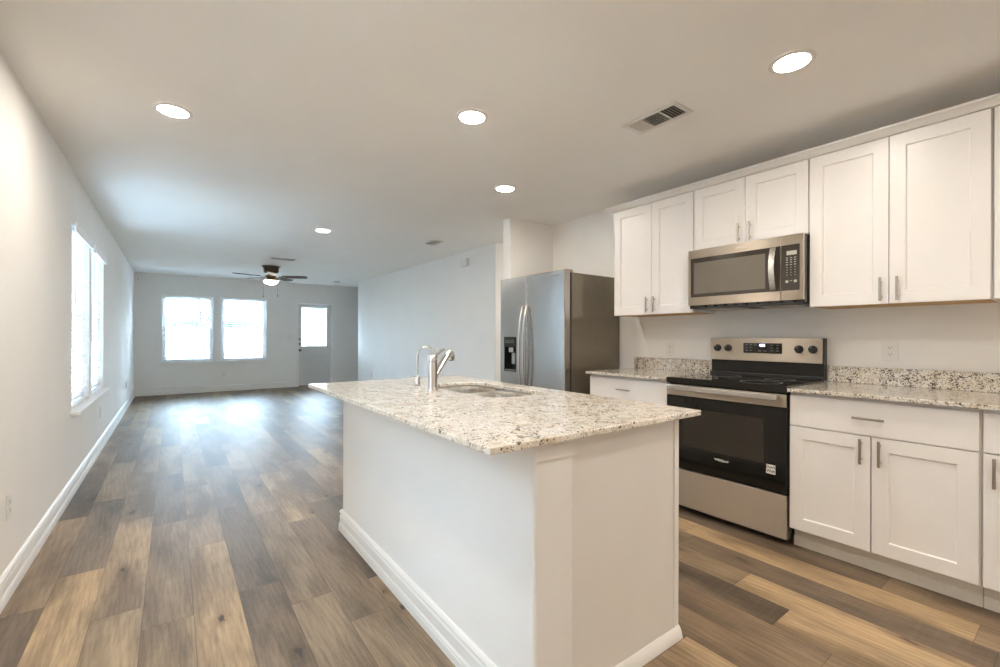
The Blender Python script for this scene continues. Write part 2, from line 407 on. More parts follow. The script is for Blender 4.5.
# ------------------------------------------------------------------ walls
W5 = (1.25, 1.85); W1, W2 = (4.587, 5.457), (5.597, 6.467)       # left windows (y); W5 is unseen, added to daylight the island's left face
V1, V2 = (-.174, .700), (.845, 1.718)         # back windows (x)
WZ0, WZL, WZ1 = .652, .62, 2.035
struct('wall_left', wall_x(B(), XL - .14, XL, YF - .12, YB + .14, 0, H, [(W1[0], W1[1], WZL, 2.045), (W2[0], W2[1], WZL, 2.045), (W5[0], W5[1], WZL, 2.045)]), 'wall')
DX0, DX1, DZ = 2.385, 3.160, 1.985
struct('wall_back', wall_y(B(), YB, YB + .14, XL, XE + .1, 0, H, [(V1[0], V1[1], WZ0, WZ1), (V2[0], V2[1], WZ0, WZ1), (DX0, DX1, 0, DZ)]), 'wall')
struct('wall_front', wall_y(B(), YF - .12, YF, XL, XE + .1, 0, H), 'wall')
struct('wall_right', wall_x(B(), XR, XR + .12, YF, 3.79, 0, H), 'wall')
struct('wall_alcove', wall_y(B(), 3.67, 3.79, 2.835, XR, 0, H), 'wall', bevel=.008)
struct('wall_hall', wall_y(B(), 3.79, 3.91, XR + .12, XE, 0, H), 'wall')
bm = B(); box(bm, XR, XR + .12, 4.78, 10.2, 0, H); struct('wall_living', bm, 'wall', bevel=.008)
struct('wall_passage', wall_y(B(), 4.78, 4.90, XR + .12, XE, 0, H), 'wall')
struct('wall_nook', wall_y(B(), 10.08, 10.2, XR + .12, XE, 0, H), 'wall')
struct('wall_end', wall_x(B(), XE, XE + .1, YF, YB, 0, H), 'wall')

BBP = [(0, 0), (.0185, 0), (.0185, .030), (.0165, .036), (.0175, .042), (.0125, .052), (.0125, .092), (.0085, .099), (.0085, .103), (.0145, .109), (.0145, .117), (.008, .127), (.003, .130), (0, .130)]
def base(name, path): struct(name, sweep(B(), path, BBP), 'trim')
base('baseboard_left', [(XL, YF), (XL, YB - .017)])
base('baseboard_back', [(XL, YB), (DX0 - .035, YB)])
base('baseboard_nook', [(DX1 + .035, YB), (XE, YB)])
base('baseboard_living', [(XE, 10.2), (XR, 10.2), (XR, 4.78), (XE, 4.78)])
base('baseboard_hall', [(XE, 3.79), (2.835, 3.79), (2.835, 3.67), (2.86, 3.67)])
base('baseboard_front', [(XE, YF), (XL + .017, YF)])

# ------------------------------------------------------------------ windows and blinds
def frame_rect(bm, ax, c0, c1, a0, a1, z0, z1, w):
    """rectangular frame; ax 'x' means frame lies in plane of constant x (c0..c1 thickness, a = y)"""
    def bb(a, b, c, d):
        if ax == 'x': box(bm, c0, c1, a, b, c, d)
        else: box(bm, a, b, c0, c1, c, d)
    bb(a0, a0 + w, z0, z1); bb(a1 - w, a1, z0, z1); bb(a0 + w, a1 - w, z0, z0 + w); bb(a0 + w, a1 - w, z1 - w, z1); return bm
def window(n, ax, wall, a0, a1, z0, z1):
    sg = -1 if ax == 'x' else 1
    C = lambda a, b: tuple(sorted((wall + sg * a, wall + sg * b)))
    loc = (wall + sg * .1, (a0 + a1) / 2, z0) if ax == 'x' else ((a0 + a1) / 2, wall + sg * .1, z0)
    r = thing('window_%d' % n, None, None, loc, kind='structure')
    obj('window_frame', frame_rect(B(), ax, *C(.075, .135), a0, a1, z0, z1, .035), 'vinyl', r, bevel=.002)
    zm = z0 + (z1 - z0) * .50
    obj('upper_sash', frame_rect(B(), ax, *C(.105, .125), a0 + .035, a1 - .035, zm - .015, z1 - .035, .03), 'vinyl', r, bevel=.002)
    obj('lower_sash', frame_rect(B(), ax, *C(.080, .102), a0 + .035, a1 - .035, z0 + .035, zm + .02, .035), 'vinyl', r, bevel=.002)
    for nm, q0, lo, hi in (('upper_pane', .113, zm + .015, z1 - .065), ('lower_pane', .090, z0 + .07, zm - .015)):
        c = C(q0, q0 + .003)
        obj(nm, bx(*c, a0 + .065, a1 - .065, lo, hi) if ax == 'x' else bx(a0 + .065, a1 - .065, *c, lo, hi), 'glass', r)
window(1, 'x', XL, *W1, WZL, 2.045); window(2, 'x', XL, *W2, WZL, 2.045)
window(5, 'x', XL, *W5, WZL, 2.045)  # unseen window, added for cool daylight on the island's left face
window(3, 'y', YB, *V1, WZ0, WZ1); window(4, 'y', YB, *V2, WZ0, WZ1)
# stools under the windows
bm = B(); box(bm, XL - .075, XL, W1[0], W1[1], WZL - .022, WZL + .002); box(bm, XL - .075, XL, W2[0], W2[1], WZL - .022, WZL + .002)
box(bm, XL + .0005, XL + .055, W1[0] - .055, W2[1] + .055, WZL - .022, WZL + .002); struct('trim_1', bm, 'trim', bevel=.003)
bm = B(); box(bm, V1[0] - .05, V2[1] + .05, YB - .05, YB - .0005, WZ0 - .022, WZ0 + .002)
box(bm, V1[0], V1[1], YB, YB + .075, WZ0 - .022, WZ0 + .002); box(bm, V2[0], V2[1], YB, YB + .075, WZ0 - .022, WZ0 + .002); box(bm, V1[0] - .03, V2[1] + .03, YB - .016, YB - .0005, WZ0 - .075, WZ0 - .022)
struct('trim_2', bm, 'trim', bevel=.003)

def blind(label, ax, wall, a0, a1, z0, z1, tilt, wandside, val=.03):
    sg = -1 if ax == 'x' else 1
    a0 += .006; a1 -= .006; cx = wall + sg * .036
    r = thing('window_blind', label, 'blind', (cx, (a0 + a1) / 2, z0) if ax == 'x' else ((a0 + a1) / 2, cx, z0))
    def bb(bm, c, d, a, b, z, zz):
        c, d = sorted((wall + sg * c, wall + sg * d))
        return box(bm, c, d, a, b, z, zz) if ax == 'x' else box(bm, a, b, c, d, z, zz)
    obj('headrail', bb(B(), .012, .062, a0, a1, z1 - (.045 if val > 0 else .028), z1 - .002), 'blind', r, bevel=.003)
    obj('valance', bb(B(), -val, -val + .012, a0 - (.0 if val <= 0 else .004), a1 + (.0 if val <= 0 else .004), z1 - (.075 if val > 0 else .030), z1 + (.002 if val > 0 else -.001)), 'blind', r, bevel=.003)
    obj('bottom_rail', bb(B(), .014, .062, a0, a1, z0 + .006, z0 + .026), 'blind', r, bevel=.004)
    bm = B(); z = z0 + .055; pitch = .0420
    while z < z1 - (.06 if val > 0 else .035):
        pts = []
        for s_ in (-1, -.5, 0, .5, 1):                       # slightly crowned slat
            u, w = s_ * .025, .0032 * (1 - s_ * s_)
            pts.append((u * math.cos(tilt) - w * math.sin(tilt), u * math.sin(tilt) + w * math.cos(tilt)))
        lo = []
        for (u, w) in pts:
            q = []
            for a in (a0, a1):
                for dz in (0, .0028):
                    c = cx + sg * u
                    q.append(bm.verts.new((c, a, z + w + dz) if ax == 'x' else (a, c, z + w + dz)))
            lo.append(q)
        for p, q in zip(lo, lo[1:]):
            bm.faces.new((p[1], q[1], q[3], p[3])); bm.faces.new((p[0], p[2], q[2], q[0]))
            bm.faces.new((p[0], q[0], q[1], p[1])); bm.faces.new((p[2], p[3], q[3], q[2]))
        bm.faces.new((lo[0][0], lo[0][1], lo[0][3], lo[0][2])); bm.faces.new((lo[-1][0], lo[-1][2], lo[-1][3], lo[-1][1]))
        z += pitch
    obj('slats', bm, 'blind', r)
    bm = B()
    for f in (.14, .86):
        a = a0 + (a1 - a0) * f
        for d in (-.024, .024):
            c = cx + d
            p = [(c, a, z0 + .02), (c, a, z1 - .04)] if ax == 'x' else [(a, c, z0 + .02), (a, c, z1 - .04)]
            tube(bm, p, .0011, 5)
    obj('ladder_cord', bm, 'blind', r)
    a = a0 + (a1 - a0) * wandside; c = wall + sg * .004
    p = [(c, a, z1 - .07), (c, a, z1 - .60)] if ax == 'x' else [(a, c, z1 - .07), (a, c, z1 - .60)]
    obj('tilt_wand', tube(B(), p, .004, 8), 'plastic' if ax == 'x' else 'nickel', r)
    return r
blind('white horizontal blind in the nearer of the two windows on the left wall', 'x', XL, *W1, WZL, 2.045, math.radians(-60), .22)
blind('white blind in the added unseen left-wall window nearest the photographer, out of frame', 'x', XL, *W5, WZL, 2.045, math.radians(62), .22)  # blind of the added window, tilted to set how much daylight it gives
blind('white horizontal blind in the farther of the two windows on the left wall', 'x', XL, *W2, WZL, 2.045, math.radians(-60), .25)
blind('open white blind in the back-wall window nearer the left corner, tree showing through', 'y', YB, *V1, WZ0, WZ1, math.radians(4), .14, val=-.002)
blind('open white blind in the back-wall window nearer the white door', 'y', YB, *V2, WZ0, WZ1, math.radians(4), .14, val=-.002)

# ------------------------------------------------------------------ back door
d = thing('door_1', None, None, ((DX0 + DX1) / 2, YB + .05, 0), kind='structure')
bm = B(); box(bm, DX0 + .0005, DX0 + .018, YB - .004, YB + .135, .0, DZ); box(bm, DX1 - .018, DX1 - .0005, YB - .004, YB + .135, .0, DZ); box(bm, DX0 + .018, DX1 - .018, YB - .004, YB + .135, DZ - .018, DZ - .0005)
obj('jamb', bm, 'trim', d, bevel=.001)
bm = B()
for a, b, c, e in ((DX0 - .034, DX0 + .006, 0, DZ + .034), (DX1 - .006, DX1 + .034, 0, DZ + .034), (DX0 + .006, DX1 - .006, DZ - .006, DZ + .034)): box(bm, a, b, YB - .012, YB - .0005, c, e)
obj('casing', bm, 'wall', d, bevel=.003)
GX0, GX1, GZ0, GZ1 = 2.475, 3.048, .952, 1.885
LY0, LY1 = YB + .062, YB + .105
leaf = obj('door_leaf', wall_y(B(), LY0, LY1, DX0 + .020, DX1 - .020, .02, DZ - .021, [(GX0, GX1, GZ0, GZ1)]), 'doorpaint', d)
for a, b in ((2.472, 2.705), (2.822, 3.055)):
    bm = B(); frame_rect(bm, 'y', LY0 - .012, LY0 - .0002, a, b, .27, .79, .024); frame_rect(bm, 'y', LY0 - .006, LY0 - .0001, a + .05, b - .05, .32, .74, .012)
    box(bm, a + .06, b - .06, LY0 - .010, LY0 - .0001, .33, .73)
    obj('raised_panel', bm, 'doorpaint', leaf, bevel=.002)
obj('lite_frame', frame_rect(B(), 'y', LY0 - .014, LY0 - .0002, GX0 - .022, GX1 + .022, GZ0 - .022, GZ1 + .022, .026), 'doorpaint', leaf, bevel=.003)
obj('lite_glass', bx(GX0 + .001, GX1 - .001, LY0 + .030, LY0 + .034, GZ0 + .001, GZ1 - .001), 'glass', leaf)
bm = B(); z = GZ0 + .02
while z < GZ1 - .04:
    box(bm, GX0 + .02, GX1 - .02, LY0 + .008, LY0 + .022, z, z + .0015); z += .0185
box(bm, GX0 + .015, GX1 - .015, LY0 + .004, LY0 + .026, GZ1 - .035, GZ1 - .008); box(bm, GX0 + .018, GX1 - .018, LY0 + .006, LY0 + .024, GZ0 + .006, GZ0 + .016)
obj('enclosed_blind', bm, 'blind', leaf)
for z, r, nm in ((1.12, .020, 'deadbolt'), (1.01, .025, 'deadbolt'), (.86, .030, 'door_knob')):
    bm = B(); lathe(bm, (2.435, LY0, z), [(r * 1.05, -.0002), (r * 1.05, -.010), (r * .5, -.016), (r * .5, -.030 if nm == 'door_knob' else -.018), (r, -.040 if nm == 'door_knob' else -.020), (r * .95, -.062 if nm == 'door_knob' else -.030), (r * .4, -.068 if nm == 'door_knob' else -.033)], 20, 'y')
    obj(nm, bm, 'knobdark', leaf, smooth=True)
bm = bx(DX0 + .018, DX1 - .018, YB - .01, YB + .135, 0, .018); obj('threshold', bm, 'knobdark', d, bevel=.003)

# ------------------------------------------------------------------ outside
struct('ground', bx(-40, 40, -20, 60, -.25, -.16), 'grass')
for i, (a, b, y) in enumerate(((-9, 14, 17.0),)):
    bm = B(); box(bm, a, b, y, y + .2, -.2, 1.42)
    f = obj('brick_fence', bm, 'brick', origin=(2, y, -.16)); tag(f, 'low pale brick garden wall seen through the back windows', 'wall')
    c = obj('coping', bx(a, b, y - .03, y + .23, 1.42, 1.48), 'siding', f)
bm = B(); rnd = random.Random(3)
for i in range(60):
    x = -4 + i * .12 + rnd.uniform(-.1, .1)
    if x > 4.5: continue
    m_ = Matrix.Translation((x, 18.1 + rnd.uniform(-.2, .3), 1.2 + rnd.uniform(-.1, .35)))
    bmesh.ops.create_icosphere(bm, subdivisions=1, radius=rnd.uniform(.25, .42), matrix=m_)
for v in bm.verts: v.co += Vector((rnd.uniform(-.06, .06), rnd.uniform(-.06, .06), rnd.uniform(-.06, .06)))
box(bm, -4, 3, 18.0, 18.3, -.17, 1.1)
tag(obj('hedge', bm, 'hedge', origin=(0, 18.1, -.16)), 'long green hedge behind the brick garden wall outside', 'hedge')
t = thing('young_tree', 'slim young tree leaning in the yard outside the back-wall window', 'tree', (.65, 13.6, -.16))
obj('trunk', tube(B(), [(.72, 13.6, -.17), (.64, 13.6, .9), (.55, 13.6, 1.9), (.50, 13.6, 3.0)], [.028, .024, .018, .01], 8), 'bark', t)
bm = B(); rnd = random.Random(8)
for i in range(420):
    z = rnd.uniform(1.2, 3.2); c = Vector((.55 + rnd.gauss(0, .38), 13.6 + rnd.gauss(0, .35), z + rnd.gauss(0, .1)))
    a = Vector((rnd.uniform(-1, 1), rnd.uniform(-1, 1), rnd.uniform(-1, 1))).normalized() * .055; b = a.cross(Vector((rnd.uniform(-1, 1), rnd.uniform(-1, 1), 1))).normalized() * .028
    vs = [bm.verts.new(c + q) for q in (-a, b, a, -b)]; bm.faces.new(vs)
obj('foliage', bm, 'leaf', t)
for x, dx, lab in ((.02, -.12, 'thin wooden tree stake leaning left, seen through the left back window'), (1.62, .10, 'thin wooden tree stake leaning right, seen through the right back window')):
    tag(obj('tree_stake', tube(B(), [(x, 13.3, -.17), (x + dx, 13.3, .95)], .018, 6), 'bark', origin=(x, 13.3, -.16)), lab, 'stake')
h = thing('neighbor_house', 'pale house with a dark roof beyond the garden wall', 'house', (6, 27, -.16))
obj('siding', bx(-3, 13, 26, 34, -.2, 3.0), 'siding', h)
bm = B(); vs = [bm.verts.new(v) for v in ((-3.5, 25.5, 3.0), (13.5, 25.5, 3.0), (13.5, 34.5, 3.0), (-3.5, 34.5, 3.0), (-1, 30, 5.2), (11, 30, 5.2))]
for f in ((0, 1, 5, 4), (2, 3, 4, 5), (1, 2, 5), (3, 0, 4), (0, 3, 2, 1)): bm.faces.new([vs[i] for i in f])
obj('roof', bm, 'roof', h)
for x in (1.0, 4.2, 8.0): obj('window_pane', bx(x, x + 1.0, 25.95, 26.05, 1.0, 2.3), 'slot', h)

# ------------------------------------------------------------------ cabinetry
def pull(parent, n, horizontal, a, z, face, L=.128, out=.032):
    """bar pull on a face whose outward normal is n (-1 / +1 along x)"""
    bm = B(); t = .0055; xo = face + n * out
    if horizontal:
        box(bm, *sorted((xo, xo - n * .009)), a - L / 2, a + L / 2, z - t, z + t)
        for s in (-1, 1): tube(bm, [(face - n * .0, a + s * L * .32, z), (xo - n * .004, a + s * L * .32, z)], .0045, 10)
    else:
        box(bm, *sorted((xo, xo - n * .009)), a - t, a + t, z - L / 2, z + L / 2)
        for s in (-1, 1): tube(bm, [(face - n * .0, a, z + s * L * .32), (xo - n * .004, a, z + s * L * .32)], .0045, 10)
    return obj('handle', bm, 'nickel', parent, bevel=.0015)
def shaker(name, parent, n, a0, a1, z0, z1, face, th=.019, rail=.066, dep=.008):
    bm = B()
    def P(a, d, z): return bm.verts.new((face + n * d, a, z))   # d outward (0 = front face)
    s = .004
    o = [P(a, 0, z) for a, z in ((a0, z0), (a1, z0), (a1, z1), (a0, z1))]
    i1 = [P(a, 0, z) for a, z in ((a0 + rail, z0 + rail), (a1 - rail, z0 + rail), (a1 - rail, z1 - rail), (a0 + rail, z1 - rail))]
    r2 = rail + s
    i2 = [P(a, -dep, z) for a, z in ((a0 + r2, z0 + r2), (a1 - r2, z0 + r2), (a1 - r2, z1 - r2), (a0 + r2, z1 - r2))]
    bk = [P(a, -th, z) for a, z in ((a0, z0), (a1, z0), (a1, z1), (a0, z1))]
    for k in range(4):
        j = (k + 1) % 4
        bm.faces.new((o[k], o[j], i1[j], i1[k])); bm.faces.new((i1[k], i1[j], i2[j], i2[k])); bm.faces.new((o[k], o[j], bk[j], bk[k]))
    bm.faces.new(i2); bm.faces.new(bk)
    return obj(name, bm, 'cab', parent, bevel=.0012)
def slab(name, parent, n, a0, a1, z0, z1, face, th=.019):
    return obj(name, bx(*sorted((face, face - n * th)), a0, a1, z0, z1), 'cab', parent, bevel=.002)

XU = 3.12; UB, UT = 1.375, 2.283
def upper(label, y0, y1, zb, doors, hz, boxm=True):
    c = thing('upper_cabinet', label, 'cabinet', (XU + .17, (y0 + y1) / 2, zb))
    bm = B(); box(bm, XU + .021, XR - .002, y0, y1, zb + .004, UT); obj('body', bm, 'cab', c, bevel=.001)
    obj('underside', bx(XU + .035, XR - .004, y0 + .012, y1 - .012, zb, zb + .0038), 'wood', c)
    for a0, a1, ha in doors:
        dr = shaker('door', c, -1, a0, a1, zb + .002, UT - .003, XU)
        if ha is not None: pull(dr, -1, False, ha, hz, XU)
    return c
upper('white two-door upper cabinet between refrigerator and microwave', 1.8045, 2.545, UB, [(1.807, 2.161, 2.131), (2.166, 2.540, 2.200)], 1.455)
upper('short white two-door upper cabinet directly above the microwave', 1.0610, 1.8025, 1.825, [(1.064, 1.4325, 1.398), (1.4365, 1.799, 1.472)], 1.905)
upper('large white two-door upper cabinet right of the microwave', .3085, 1.0590, UB, [(.312, .682, .646), (.686, 1.055, .716)], 1.455)
upper('white upper cabinet cut off by the right edge of the photo', -.60, .3065, UB, [(-.598, -.154, -.19), (-.149, .300, -.115)], 1.455)
bm = B()
CP = [(0, 2.284), (.004, 2.284), (.020, 2.287), (.030, 2.298), (.046, 2.310), (.060, 2.316), (.060, 2.326), (0, 2.326)]
sweep(bm, [(XR - .002, 2.5455), (XU + .018, 2.5455), (XU + .018, -.60)], CP)
box(bm, XU + .0185, XR - .003, -.60, 2.545, 2.2845, 2.322)
tag(obj('crown_molding', bm, 'cab', origin=(XU, 1.0, 2.284)), 'white crown moulding running along the tops of the upper cabinets', 'moulding')

XB = 2.812; BZ0, BZ1 = .118, .868
def basecab(label, y0, y1, drawers, doors, hz=.617):
    c = thing('base_cabinet', label, 'cabinet', ((XB + XR) / 2, (y0 + y1) / 2, 0))
    bm = B(); box(bm, XB + .021, XR - .002, y0, y1, .108, .8855); obj('body', bm, 'cabside', c, bevel=.001)
    bm = B(); box(bm, XB + .078, XR - .01, y0, y1, 0, .1075); box(bm, XB + .068, XB + .0778, y0, y1, 0, .055); obj('toe_kick', bm, 'toe', c, bevel=.002)
    for a0, a1, ha in drawers:
        s = slab('drawer', c, -1, a0, a1, .698, BZ1, XB)
        pull(s, -1, True, ha, .784, XB)
    for a0, a1, ha in doors:
        s = shaker('door', c, -1, a0, a1, BZ0, .693, XB); pull(s, -1, False, ha, hz, XB)
basecab('white base cabinet between the refrigerator and the range', 1.820, 2.545, [(1.823, 2.541, 2.186)], [(1.823, 2.180, 2.145), (2.185, 2.541, 2.22)])
basecab('white base cabinet with one wide drawer directly right of the range', .3085, 1.050, [(.314, 1.047, .692)], [(.314, .681, .648), (.6865, 1.047, .722)])
basecab('white base cabinet cut off by the right edge of the photo', -.60, .3065, [(-.595, .301, -.147)], [(-.595, -.149, -.55), (-.144, .301, .268)])

CT0, CT1 = .886, .907
def wallcounter(label, y0, y1):
    c = thing('countertop', label, 'countertop', (XB + .3, (y0 + y1) / 2, CT0))
    obj('slab', bx(XB - .034, XR - .002, y0, y1, CT0, CT1), 'granite2', c, bevel=.004)
    obj('backsplash', bx(XR - .0225, XR - .0025, y0 + (.008 if y0 > 1.5 else 0), y1 - (.0 if y0 < 1.5 else .0), CT1 + .0003, 1.009), 'granite2', c, bevel=.002)
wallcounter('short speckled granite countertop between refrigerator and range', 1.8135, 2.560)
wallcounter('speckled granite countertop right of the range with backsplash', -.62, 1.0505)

# ------------------------------------------------------------------ island
IX0, IXP, IX1, IY0, IYP, IY1 = .843, 1.005, 1.622, .974, 1.018, 2.770
isl = thing('kitchen_island', 'white kitchen island base with drywall side and baseboard under granite', 'island', (1.25, 1.9, 0))
obj('pony_wall', bx(IX0, IXP, IY0, IY1, 0, CT0 - .001), 'wall', isl, bevel=.012, seg=3)
bm = B(); box(bm, IXP + .0005, IXP + .018, IYP, IY1 - .02, .10, CT0 - .001); box(bm, IX1 - .034, IX1 - .0195, IYP, IY1 - .02, .10, CT0 - .001)
box(bm, IXP + .018, IX1 - .034, IYP, IYP + .016, .10, CT0 - .001); box(bm, IXP + .018, IX1 - .034, IY1 - .036, IY1 - .02, .10, CT0 - .001); box(bm, IXP + .018, IX1 - .034, IYP + .016, IY1 - .036, .10, .116)
box(bm, IXP + .0005, IX1 - .09, IYP, IY1 - .02, 0, .0995)
obj('cabinet_body', bm, 'cabside', isl, bevel=.001)
obj('end_panel', bx(IXP + .0005, IX1 - .0, IYP - .012, IYP - .0005, 0, CT0 - .002), 'cabside', isl, bevel=.002)
obj('corner_stile', bx(IX1 - .024, IX1 + .004, IYP - .018, IYP - .0125, .0, CT0 - .002), 'cab', isl, bevel=.001)
bm = B(); sweep(bm, [(IX0 + .1, IY1), (IX0, IY1), (IX0, IY0), (IXP, IY0), (IXP, IY0 + .0255)][::-1], [(-a, z) for a, z in BBP][::-1])
obj('baseboard', bm, 'trim', isl)
SH = [(0, 0), (.018, 0), (.018, .006), (.014, .022), (.010, .034), (.006, .040), (.002, .046), (0, .046)]
bm = B(); sweep(bm, [(IXP + .017, IYP - .0125), (IX1 + .004, IYP - .0185), ], SH); obj('shoe_molding', bm, 'trim', isl, smooth=True)
bm = B(); sweep(bm, [(IX0 + .001, IY0), (IXP - .001, IY0)], [(0, .822), (.005, .822), (.008, .830), (.009, .8845), (0, .8845)]); obj('top_trim', bm, 'cabside', isl)
n4 = [(IYP + .005, 1.44), (1.445, 1.875), (1.88, 2.31), (2.315, 2.745)]
for i, (a, b) in enumerate(n4):
    s = shaker('door', isl, 1, a, b, .118, .693, IX1); pull(s, 1, False, (b - .035) if i % 2 == 0 else (a + .035), .617, IX1)
    slab('drawer_front', isl, 1, a, b, .698, .862, IX1)

# island top with sink cut-out
CX0, CX1, CY0, CY1 = .652, 1.663, .927, 2.812
def rrect(x0, x1, y0, y1, r, n=8):
    pts = []
    for cx, cy, a in ((x1 - r, y1 - r, 0), (x0 + r, y1 - r, 90), (x0 + r, y0 + r, 180), (x1 - r, y0 + r, 270)):
        for k in range(n + 1):
            t_ = math.radians(a + 90 * k / n); pts.append((cx + r * math.cos(t_), cy + r * math.sin(t_)))
    return pts
BOWL1 = rrect(1.185, 1.535, 2.035, 2.365, .11); BOWL2 = rrect(1.185, 1.535, 1.665, 2.000, .11)
# one outline round both bowls with a small waist where they meet
SINKO = rrect(1.180, 1.540, 1.660, 2.370, .115, 10)
def plate_hole(outer, hole, z0, z1):
    bm = B(); es = []
    for loop in (outer, hole):
        vs = [bm.verts.new((x, y, z1)) for x, y in loop]
        es += [bm.edges.new((vs[i], vs[(i + 1) % len(vs)])) for i in range(len(vs))]
    r = bmesh.ops.triangle_fill(bm, use_beauty=True, use_dissolve=False, edges=es)
    hx = [p[0] for p in hole]; hy = [p[1] for p in hole]; HV = {(round(x, 5), round(y, 5)) for x, y in hole}
    bad = [f for f in bm.faces if all((round(v.co.x, 5), round(v.co.y, 5)) in HV for v in f.verts)]
    bmesh.ops.delete(bm, geom=bad, context='FACES_ONLY')
    fs = [g for g in bm.faces]
    ex = bmesh.ops.extrude_face_region(bm, geom=fs)
    bmesh.ops.translate(bm, verts=[g for g in ex['geom'] if isinstance(g, bmesh.types.BMVert)], vec=(0, 0, z0 - z1))
    return bm
top = thing('island_countertop', 'polished speckled granite island countertop with sink cut-out', 'countertop', ((CX0 + CX1) / 2, (CY0 + CY1) / 2, CT0))
obj('slab', plate_hole([(CX0, CY0), (CX1, CY0), (CX1, CY1), (CX0, CY1)], SINKO, CT0, CT1), 'granite', top, bevel=.004)
sk = thing('kitchen_sink', 'double-bowl stainless steel sink set under the island granite', 'sink', (1.36, 2.015, CT0 - .2))
def bowl(loop, depth):
    bm = B(); cx = sum(p[0] for p in loop) / len(loop); cy = sum(p[1] for p in loop) / len(loop)
    rings = []
    for s_, z in ((1.0, CT0 - .002), (.985, CT0 - .03), (.96, CT0 - depth + .03), (.90, CT0 - depth), (.2, CT0 - depth - .004), (.19, CT0 - depth - .012),
                  (.2, CT0 - depth - .014), (.92, CT0 - depth - .003), (.975, CT0 - depth + .028), (1.0, CT0 - .03), (1.012, CT0 - .002)):
        rings.append([bm.verts.new((cx + (x - cx) * s_, cy + (y - cy) * s_, z)) for x, y in loop])
    n = len(loop)
    for p, q in zip(rings, rings[1:] + rings[:1]):
        for k in range(n): bm.faces.new((p[k], p[(k + 1) % n], q[(k + 1) % n], q[k]))
    return bm
obj('bowl', bowl(BOWL1, .19), 'steelsink', sk, smooth=True)
obj('bowl', bowl(BOWL2, .19), 'steelsink', sk, smooth=True)
obj('divider', bx(1.19, 1.53, 2.0005, 2.0345, CT0 - .03, CT0 - .0002), 'steelsink', sk, bevel=.006)
for cy in (2.2, 1.8325): obj('drain', lathe(B(), (1.36, cy, CT0 - .1985), [(.045, -.004), (.045, .002), (.030, .0), (.006, -.001)], 24), 'chrome', sk, smooth=True)

fx, fy = 1.102, 2.092
fa = thing('kitchen_faucet', 'chrome single-lever kitchen faucet with angled pull-out spout by the sink', 'faucet', (fx, fy, CT1))
obj('body', lathe(B(), (fx, fy, CT1), [(.031, .0003), (.031, .006), (.0265, .012), (.0255, .02), (.0255, .150), (.0235, .152), (.0235, .155), (.0255, .157), (.0255, .185), (.020, .193), (.006, .196)], 28), 'chrome', fa, smooth=True)
ux, uy = .78, .40
sp = []
for s_, z in ((.015, .070), (.06, .103), (.11, .143), (.148, .174), (.166, .186), (.182, .191), (.196, .187), (.206, .174), (.210, .158)): sp.append((fx + ux * s_, fy + uy * s_, CT1 + z))
obj('spout', tube(B(), sp, [.018, .0165, .0165, .018, .0195, .0205, .0205, .020, .018], 16), 'chrome', fa, smooth=True)
obj('aerator', tube(B(), [(fx + ux * .210, fy + uy * .210, CT1 + .158), (fx + ux * .2105, fy + uy * .2105, CT1 + .150)], .014, 14), 'blackmat', fa, smooth=True)
lv = [(fx + ux * s_, fy + uy * s_, CT1 + z) for s_, z in ((.0, .176), (.03, .184), (.07, .199), (.11, .214), (.13, .218))]
obj('lever', tube(B(), lv, [.012, .009, .0075, .009, .006], 12), 'chrome', fa, smooth=True)
gx, gy = 1.132, 2.330
gf = thing('drinking_water_faucet', 'slim chrome gooseneck drinking water faucet left of the main faucet', 'faucet', (gx, gy, CT1))
obj('base', lathe(B(), (gx, gy, CT1), [(.020, .0003), (.020, .004), (.013, .010), (.012, .055), (.008, .062), (.006, .066)], 20), 'chrome', gf, smooth=True)
pts = [(gx, gy, CT1 + .06), (gx, gy, CT1 + .14), (gx, gy, CT1 + .175)]
for k in range(1, 10):
    a = math.pi - math.pi * k / 9.5; pts.append((gx + .058 + .058 * math.cos(a), gy, CT1 + .175 + .052 * math.sin(a)))
obj('spout', tube(B(), pts, .0055, 10), 'chrome', gf, smooth=True)
obj('lever', tube(B(), [(gx, gy, CT1 + .05), (gx - .022, gy + .012, CT1 + .052), (gx - .042, gy + .022, CT1 + .062)], [.006, .005, .004], 8), 'chrome', gf, smooth=True)

# ------------------------------------------------------------------ range
RY0, RY1 = 1.0555, 1.8105
rg = thing('electric_range', 'freestanding stainless electric range with black glass oven door', 'range', (3.1, (RY0 + RY1) / 2, 0))
obj('body', bx(2.832, 3.43, RY0 + .002, RY1 - .002, .035, .872), 'black', rg, bevel=.002)
for y in (RY0 + .05, RY1 - .05):
    for x in (2.90, 3.36): obj('foot', lathe(B(), (x, y, 0), [(.018, 0), (.018, .03), (.01, .0345)], 12), 'rubber', rg)
ck = obj('cooktop', bx(2.786, 3.37, RY0 - .0005, RY1 + .0005, .873, .915), 'glassblack', rg, bevel=.006, seg=3)
for x, y, r in ((2.93, 1.25, .115), (2.93, 1.62, .09), (3.20, 1.25, .085), (3.20, 1.62, .115)):
    bm = B(); lathe(bm, (x, y, .9151), [(r, 0), (r, .0003), (r - .004, .0003), (r - .004, 0)], 40, caps=False); obj('burner_ring', bm, 'grey_ink', ck)
dr = thing('oven_door', None, None, (2.80, (RY0 + RY1) / 2, .3)); del dr['label']; del dr['category']; dr.parent = rg; dr.location = dr.location - rg.location
obj('door_frame', bx(2.800, 2.831, RY0 + .001, RY1 - .001, .302, .868), 'black', dr, bevel=.003)
obj('door_glass', bx(2.792, 2.7995, RY0 + .001, RY1 - .001, .305, .792), 'glassblack', dr, bevel=.002)
obj('oven_window', bx(2.7912, 2.7919, RY0 + .12, RY1 - .12, .455, .715), 'glasswin', dr)
obj('top_band', bx(2.790, 2.7995, RY0 + .001, RY1 - .001, .793, .866), 'steel', dr, bevel=.002)
